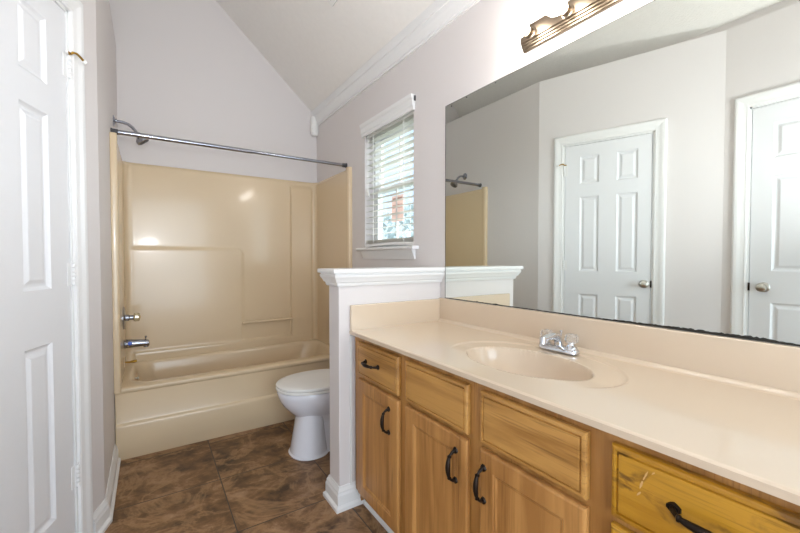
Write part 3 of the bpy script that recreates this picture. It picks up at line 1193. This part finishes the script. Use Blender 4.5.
R_drawer = [(0.004, 0.0), (0.0055, 0.005), (0.0075, 0.005), (0.0095, 0.0002), (0.010, 0.0)]
R_door = [(0.045, 0.0), (0.048, 0.003), (0.052, 0.0035), (0.056, 0.007), (0.060, 0.0075), (0.064, 0.0075)]


def pull(parent, y, z, vertical, ln=0.105):
    """wrought pull: leaf-shaped feet and a bowed, swelling grip"""
    bm = B()
    P = (lambda a, o: (FX - o, y, z + a)) if vertical else (lambda a, o: (FX - o, y + a, z))
    W = Vector((0, 1, 0)) if vertical else Vector((0, 0, 1))
    h = ln / 2
    for sg in (-1, 1):     # leaf shaped foot
        rings = []
        for t_, wd, th in ((0.72, .004, .004), (0.80, .008, .005), (0.90, .0115, .005), (1.0, .009, .004), (1.10, .0035, .003)):
            c0 = Vector(P(sg * h * t_, 0.0))
            rings.append([tuple(c0 + W * wd * a + Vector((-b, 0, 0))) for a, b in ((-1, 0.0), (1, 0.0), (.75, th), (-.75, th))])
        loft(bm, rings)
        tube(bm, [P(sg * h * .92, 0.002), P(sg * h * .86, 0.012), P(sg * h * .74, 0.021), P(sg * h * .62, 0.026)], [0.0055, 0.005, 0.0042, 0.0045], 10)
        lathe(bm, P(sg * h * .64, 0.0255), tuple(Vector(P(1, 0)) - Vector(P(0, 0))), [(0.004, -0.004), (0.0068, -0.002), (0.0068, 0.002), (0.004, 0.004)], 12)
    pts, rr = [], []
    for k in range(13):
        t_ = -1 + k / 6
        pts.append(P(t_ * h * .64, 0.026 + 0.006 * (1 - t_ * t_)))
        rr.append(0.0045 + 0.0034 * (1 - t_ * t_))
    tube(bm, pts, rr, 12)
    return obj('pull', bm, M_bronze, parent)


DZ0, DZ1, OZ0, OZ1 = 0.646, 0.799, 0.091, 0.629
c1, c2, c3, c4 = (1.221, 1.561), (0.838, 1.172), (0.462, 0.785), (0.075, 0.409)
f = front('drawer', *c1, DZ0, DZ1, M_wh, R_drawer, 0)
pull(f, 1.424, 0.724, False, 0.118)
f = front('door', *c1, OZ0, OZ1, M_wv, R_door, 0)
pull(f, 1.285, 0.529, True)
f = front('drawer', *c2, DZ0, DZ1, M_wh, R_drawer, 0)
f['label'] = 'plain oak false drawer front without a pull'
f = front('door', *c2, OZ0, OZ1, M_wv, R_door, 0)
pull(f, 0.887, 0.532, True)
f = front('drawer', *c3, DZ0, DZ1, M_wh, R_drawer, 0)
f['label'] = 'plain oak false drawer front without a pull'
f = front('door', *c3, OZ0, OZ1, M_wv, R_door, 0)
pull(f, 0.767, 0.532, True)
f = front('drawer', *c4, DZ0, DZ1, M_wy, R_drawer, 0)
f['label'] = 'golden worn and scratched oak drawer front'
bm = B()      # pale gouge in the varnish
rnd2 = random.Random(4)
for (ya, za, yb_, zb_, w_) in ((0.338, 0.772, 0.346, 0.752, .0022), (0.347, 0.749, 0.352, 0.732, .0026), (0.350, 0.726, 0.357, 0.716, .0016), (0.326, 0.776, 0.331, 0.770, .0014)):
    nn = 7
    L_, R_ = [], []
    for k in range(nn):
        t_ = k / (nn - 1)
        yy_, zz2 = ya + (yb_ - ya) * t_, za + (zb_ - za) * t_
        ww = w_ * math.sin(PI * (0.1 + 0.8 * t_)) * rnd2.uniform(0.5, 1.2)
        L_.append(bm.verts.new((FX - 0.0004, yy_ - ww, zz2)))
        R_.append(bm.verts.new((FX - 0.0004, yy_ + ww, zz2 + 0.001)))
    for k in range(nn - 1):
        bm.faces.new((L_[k], L_[k + 1], R_[k + 1], R_[k]))
obj('scratch', bm, M_scratch, f, smooth=False)
pull(f, 0.237, 0.726, False, 0.125)
f = front('drawer', *c4, 0.46, OZ1, M_wy, R_drawer, 0)
pull(f, 0.237, 0.545, False, 0.125)
f = front('drawer', *c4, 0.274, 0.443, M_wy, R_drawer, 0)
pull(f, 0.237, 0.358, False, 0.125)
f = front('drawer', *c4, OZ0, 0.257, M_wy, R_drawer, 0)
pull(f, 0.237, 0.172, False, 0.125)

# ------------------------------------------------------------------ countertop with moulded basin
CX0, CZ = 0.788, 0.841
CY1 = HY0 - 0.001
ct = thing('countertop', 'cream cultured marble vanity top with moulded oval sink', 'countertop', ((CX0 + XR) / 2, 0.81, CZ - 0.022))
SX, SY = 1.045, 0.826
AX, AY = 0.148, 0.222      # bowl
GX, GY, GAX, GAY = 1.062, 0.826, 0.215, 0.310     # outer step


def ctop(x, y):
    e = math.hypot((x - SX) / AX, (y - SY) / AY)
    g = math.hypot((x - GX) / GAX, (y - GY) / GAY)
    z = CZ
    # slightly raised field outside the outer oval, dished inside it
    z -= 0.004 * (1 - sm(0.972, 1.0, g)) * sm(0.96, 1.06, x + 0.06 * abs(y - GY))
    if e < 1.035:
        z -= 0.007 * (1 - sm(0.955, 1.035, e))
    if e < 1.0:
        z -= 0.145 * (1 - e ** 3.2) ** 0.8
    # cove up into the backsplash
    z += 0.012 * sm(1.300, 1.327, x) ** 2
    # eased front edge
    z -= 0.004 * (1 - sm(CX0, CX0 + 0.006, x)) ** 2
    return z


bm = B()
xs_ = [CX0, CX0 + .0015, CX0 + .003, CX0 + .006, CX0 + .01]
k = CX0 + .015
while k < 1.3275:
    xs_.append(k)
    k += 0.005
xs_.append(1.3275)
ysn = [0.0 - 0.008 + (CY1 + 0.008) * i / 320 for i in range(321)]
g = [[bm.verts.new((x, y, ctop(x, y))) for y in ysn] for x in xs_]
for r0, r1 in zip(g, g[1:]):
    for i in range(len(ysn) - 1):
        bm.faces.new((r0[i], r0[i + 1], r1[i + 1], r1[i]))
zb = CZ - 0.021
lo0 = [bm.verts.new((CX0 + (0.001), y, zb + 0.002)) for y in ysn]
lo1 = [bm.verts.new((CX0 + 0.03, y, zb)) for y in ysn]
for i in range(len(ysn) - 1):
    bm.faces.new((g[0][i], g[0][i + 1], lo0[i + 1], lo0[i]))
    bm.faces.new((lo0[i], lo0[i + 1], lo1[i + 1], lo1[i]))
for i in (0, -1):
    e0 = [r[i] for r in g]
    bm.faces.new(e0 + [bm.verts.new((1.3275, ysn[i], zb)), lo1[i], lo0[i]])
obj('slab', bm, M_counter, ct)
bm = B()
box(bm, 1.3265, XR - 0.001, -0.008, CY1, CZ - 0.02, 0.9637)
obj('backsplash', bm, M_counter, ct, bevel=0.004, seg=3)
bm = B()
box(bm, CX0 + 0.001, 1.3265, CY1 - 0.019, CY1, CZ - 0.004, 0.9600)
obj('side_splash', bm, M_counter, ct, bevel=0.004, seg=3)
bm = B()
zd = ctop(SX, SY)
lathe(bm, (SX, SY, zd - 0.001), (0, 0, 1), [(0.03, 0), (0.03, 0.004), (0.024, 0.006), (0.019, 0.003), (0.017, 0.003), (0.014, 0.008), (0.003, 0.009)], 24)
obj('sink_drain', bm, M_chrome, ct)

FXc, FYc = 1.262, 0.842
fa = thing('faucet', 'chrome two-handle faucet with clear knobs behind the sink', 'faucet', (FXc, FYc, CZ - 0.003))
zf = CZ + 0.0006
bm = B()
loft(bm, [rrect(FXc - .026, FXc + .026, FYc - .078, FYc + .078, .024, zf), rrect(FXc - .026, FXc + .026, FYc - .078, FYc + .078, .024, zf + .008), rrect(FXc - .021, FXc + .021, FYc - .073, FYc + .073, .020, zf + .016),
          rrect(FXc - .014, FXc + .014, FYc - .05, FYc + .05, .012, zf + .02)])
for sg in (-1, 1):
    lathe(bm, (FXc, FYc + sg * .051, zf + .012), (0, 0, 1), [(.021, 0), (.020, .008), (.013, .016), (.010, .022), (.010, .03)], 20)
obj('deck_base', bm, M_chrome, fa)
bm = B()
sp = [(FXc + .004, FYc, zf + .012), (FXc + .002, FYc, zf + .035), (FXc - .010, FYc, zf + .050), (FXc - .035, FYc, zf + .057), (FXc - .07, FYc, zf + .056), (FXc - .098, FYc, zf + .050)]
tube(bm, sp, [.017, .0165, .0155, .0135, .0115, .0105], 16)
lathe(bm, (FXc - .092, FYc, zf + .053), (-0.15, 0, -1), [(.0115, -.006), (.0115, .018), (.009, .020)], 16)
tube(bm, [(FXc + .016, FYc, zf + .03), (FXc + .016, FYc, zf + .065)], .0025, 8)
lathe(bm, (FXc + .016, FYc, zf + .063), (0, 0, 1), [(.003, 0), (.006, .003), (.006, .008), (.003, .010)], 12)
obj('spout', bm, M_chrome, fa)
for sg in (-1, 1):
    bm = B()
    lathe(bm, (FXc, FYc + sg * .051, zf + .036), (0, 0, 1), [(.011, 0), (.021, .004), (.0235, .010), (.0235, .024), (.019, .031), (.008, .033)], 10)
    k = obj('handle', bm, M_acryl, fa, smooth=False)
    k['label'] = 'clear faceted knob'
    bm = B()
    lathe(bm, (FXc, FYc + sg * .051, zf + .0685), (0, 0, 1), [(.009, 0), (.009, .002), (.003, .003)], 16)
    obj('handle_cap', bm, M_chrome, k)

# ------------------------------------------------------------------ mirror
MY0, MY1, MZ0, MZ1 = -0.02, 1.582, 0.9655, 1.998
mr = thing('mirror', 'large frameless wall mirror above the vanity top', 'mirror', (XR, (MY0 + MY1) / 2, MZ0))
bm = B()
box(bm, XR - 0.005, XR - 0.0005, MY0, MY1, MZ0, MZ1)
obj('mirror_glass', bm, M_mirror, mr, smooth=False)
# blackened, flaking silver along the lower edge and a thin dark line round the rest
bm = B()
rnd = random.Random(11)
n = 260
xf = XR - 0.0056
tops, bots = [], []
for i in range(n + 1):
    yy = MY0 + (MY1 - MY0) * i / n
    u = yy
    hgt = 0.0022 + 0.0012 * rnd.random()
    dec = math.exp(-((u - 0.42) / 0.13) ** 2) * 0.006 + math.exp(-((u - 0.30) / 0.05) ** 2) * 0.004 + math.exp(-((u - 0.62) / 0.1) ** 2) * 0.003
    hgt += dec * (0.55 + 0.6 * rnd.random())
    hgt += 0.003 * math.exp(-((u - 1.34) / 0.006) ** 2) + 0.0025 * math.exp(-((u - 1.22) / 0.012) ** 2)
    tops.append((xf, yy, MZ0 + hgt))
    bots.append((xf, yy, MZ0 - 0.0005))
loft(bm, [[b_, t_, (xf + .0005, t_[1], t_[2]), (xf + .0005, b_[1], b_[2])] for b_, t_ in zip(bots, tops)])
te = obj('tarnished_edge', bm, M_black, mr, smooth=False)
te['label'] = 'black flaking silver along the lower edge'
bm = B()
box(bm, xf, xf + .0005, MY1 - 0.0022, MY1 + 0.0003, MZ0, MZ1)
box(bm, xf, xf + .0005, MY0, MY1, MZ1 - 0.0016, MZ1 + 0.0003)
for yy, zz, r_ in ((1.535, 1.983, .004), (1.42, 1.990, .004), (1.23, 1.990, .003)):
    lathe(bm, (xf + .0005, yy, zz), (-1, 0, 0), [(r_, 0), (r_ * .8, .0006)], 12)
obj('edge_line', bm, M_black, mr, smooth=False)

# ------------------------------------------------------------------ vanity light bar
LY0, LY1, LZc = 0.475, 1.07, 2.105
lt = thing('vanity_light', 'chrome vanity light bar with round lit bulbs above mirror', 'light', (XR, (LY0 + LY1) / 2, LZc))
bm = B()
hh = 0.052
prof = [(0.0005, -hh), (0.008, -hh), (0.012, -hh + .003), (0.012, -hh + .009), (0.018, -hh + .012), (0.018, -hh + .018), (0.024, -hh + .021), (0.024, -hh + .027), (0.029, -hh + .031),
        (0.029, hh - .031), (0.024, hh - .027), (0.024, hh - .021), (0.018, hh - .018), (0.018, hh - .012), (0.012, hh - .009), (0.012, hh - .003), (0.008, hh), (0.0005, hh)]
prism(bm, [(XR - o, LZc + z_) for o, z_ in prof], LY0, LY1, 'y')
obj('back_bar', bm, M_bar, lt, smooth=False)
BY = [1.02 - 0.165 * k for k in range(4)]
for yy in BY:
    bm = B()
    lathe(bm, (XR - 0.029, yy, LZc), (-1, 0, 0), [(0.025, 0), (0.025, 0.003), (0.020, 0.006), (0.019, 0.024), (0.021, 0.028), (0.017, 0.030)], 24)
    obj('socket', bm, M_bar, lt)
    bm = B()
    cb = XR - 0.029 - 0.0275
    pr = [(0.013, 0.0), (0.015, 0.010)]
    r_ = 0.040
    for k in range(2, 17):
        a = PI * k / 17
        pr.append((r_ * math.sin(a), 0.012 + 0.038 - r_ * math.cos(a)))
    pr.append((0.001, 0.012 + 0.038 + r_))
    lathe(bm, (cb, yy, LZc), (-1, 0, 0), pr, 24)
    obj('bulb', bm, M_bulb, lt)

# ------------------------------------------------------------------ small fittings
ms = thing('motion_sensor', 'small white sensor in the corner under the crown moulding', 'sensor', (1.305, 3.44, 2.33))
bm = B()
ax = Vector((-0.72, -0.69, 0)).normalized()
sd = Vector((-ax.y, ax.x, 0))
cc = Vector((1.310, 3.432, 0))
rings = []
for z_, wd, dp in ((2.325, .022, .018), (2.333, .030, .028), (2.36, .034, .036), (2.42, .034, .036), (2.47, .033, .032), (2.50, .030, .026), (2.508, .022, .016)):
    rings.append([tuple(cc + sd * a * wd + ax * b * dp + Vector((0, 0, z_))) for a, b in ((-1, -.55), (1, -.55), (1, .4), (.6, .9), (0, 1.05), (-.6, .9), (-1, .4))])
loft(bm, rings)
obj('housing', bm, M_white, ms)
bm = B()
rings = []
for z_, wd in ((2.345, .018), (2.352, .022), (2.385, .022), (2.392, .018)):
    rings.append([tuple(cc + sd * a * wd + ax * b * .036 + Vector((0, 0, z_))) for a, b in ((-1, .5), (1, .5), (.6, .98), (0, 1.1), (-.6, .98))])
loft(bm, rings)
obj('sensor_lens', bm, M_seat, ms)

ef = thing('exhaust_fan', 'square cream exhaust fan grille on sloped ceiling above toilet', 'fan', (0.9, 2.17, CE(0.9)))
ang = math.atan(0.907)
ux = Vector((math.cos(ang), 0, -math.sin(ang)))      # down the slope
nz = Vector((-math.sin(ang), 0, -math.cos(ang)))     # out of the ceiling
P0 = Vector((1.016, 2.312, CE(1.016)))


def onc(a, b, c_):
    return tuple(P0 - ux * a + Vector((0, -b, 0)) + nz * c_)


def cbox(bm, a0, a1, b0, b1, c0, c1_):
    vs_ = box(bm, a0, a1, b0, b1, c0, c1_)
    for v_ in vs_:
        v_.co = onc(*v_.co)


bm = B()
S_ = 0.26
for a0, a1, b0, b1 in ((0, S_, 0, .025), (0, S_, S_ - .025, S_), (0, .025, .025, S_ - .025), (S_ - .025, S_, .025, S_ - .025)):
    cbox(bm, a0, a1, b0, b1, 0.0, 0.018)
obj('grille_frame', bm, M_seat, ef, smooth=False)
bm = B()
k = 0.034
while k < S_ - .03:
    cbox(bm, k, k + .008, .025, S_ - .025, 0.004, 0.014)
    k += .0165
obj('grille', bm, M_seat, ef, smooth=False)
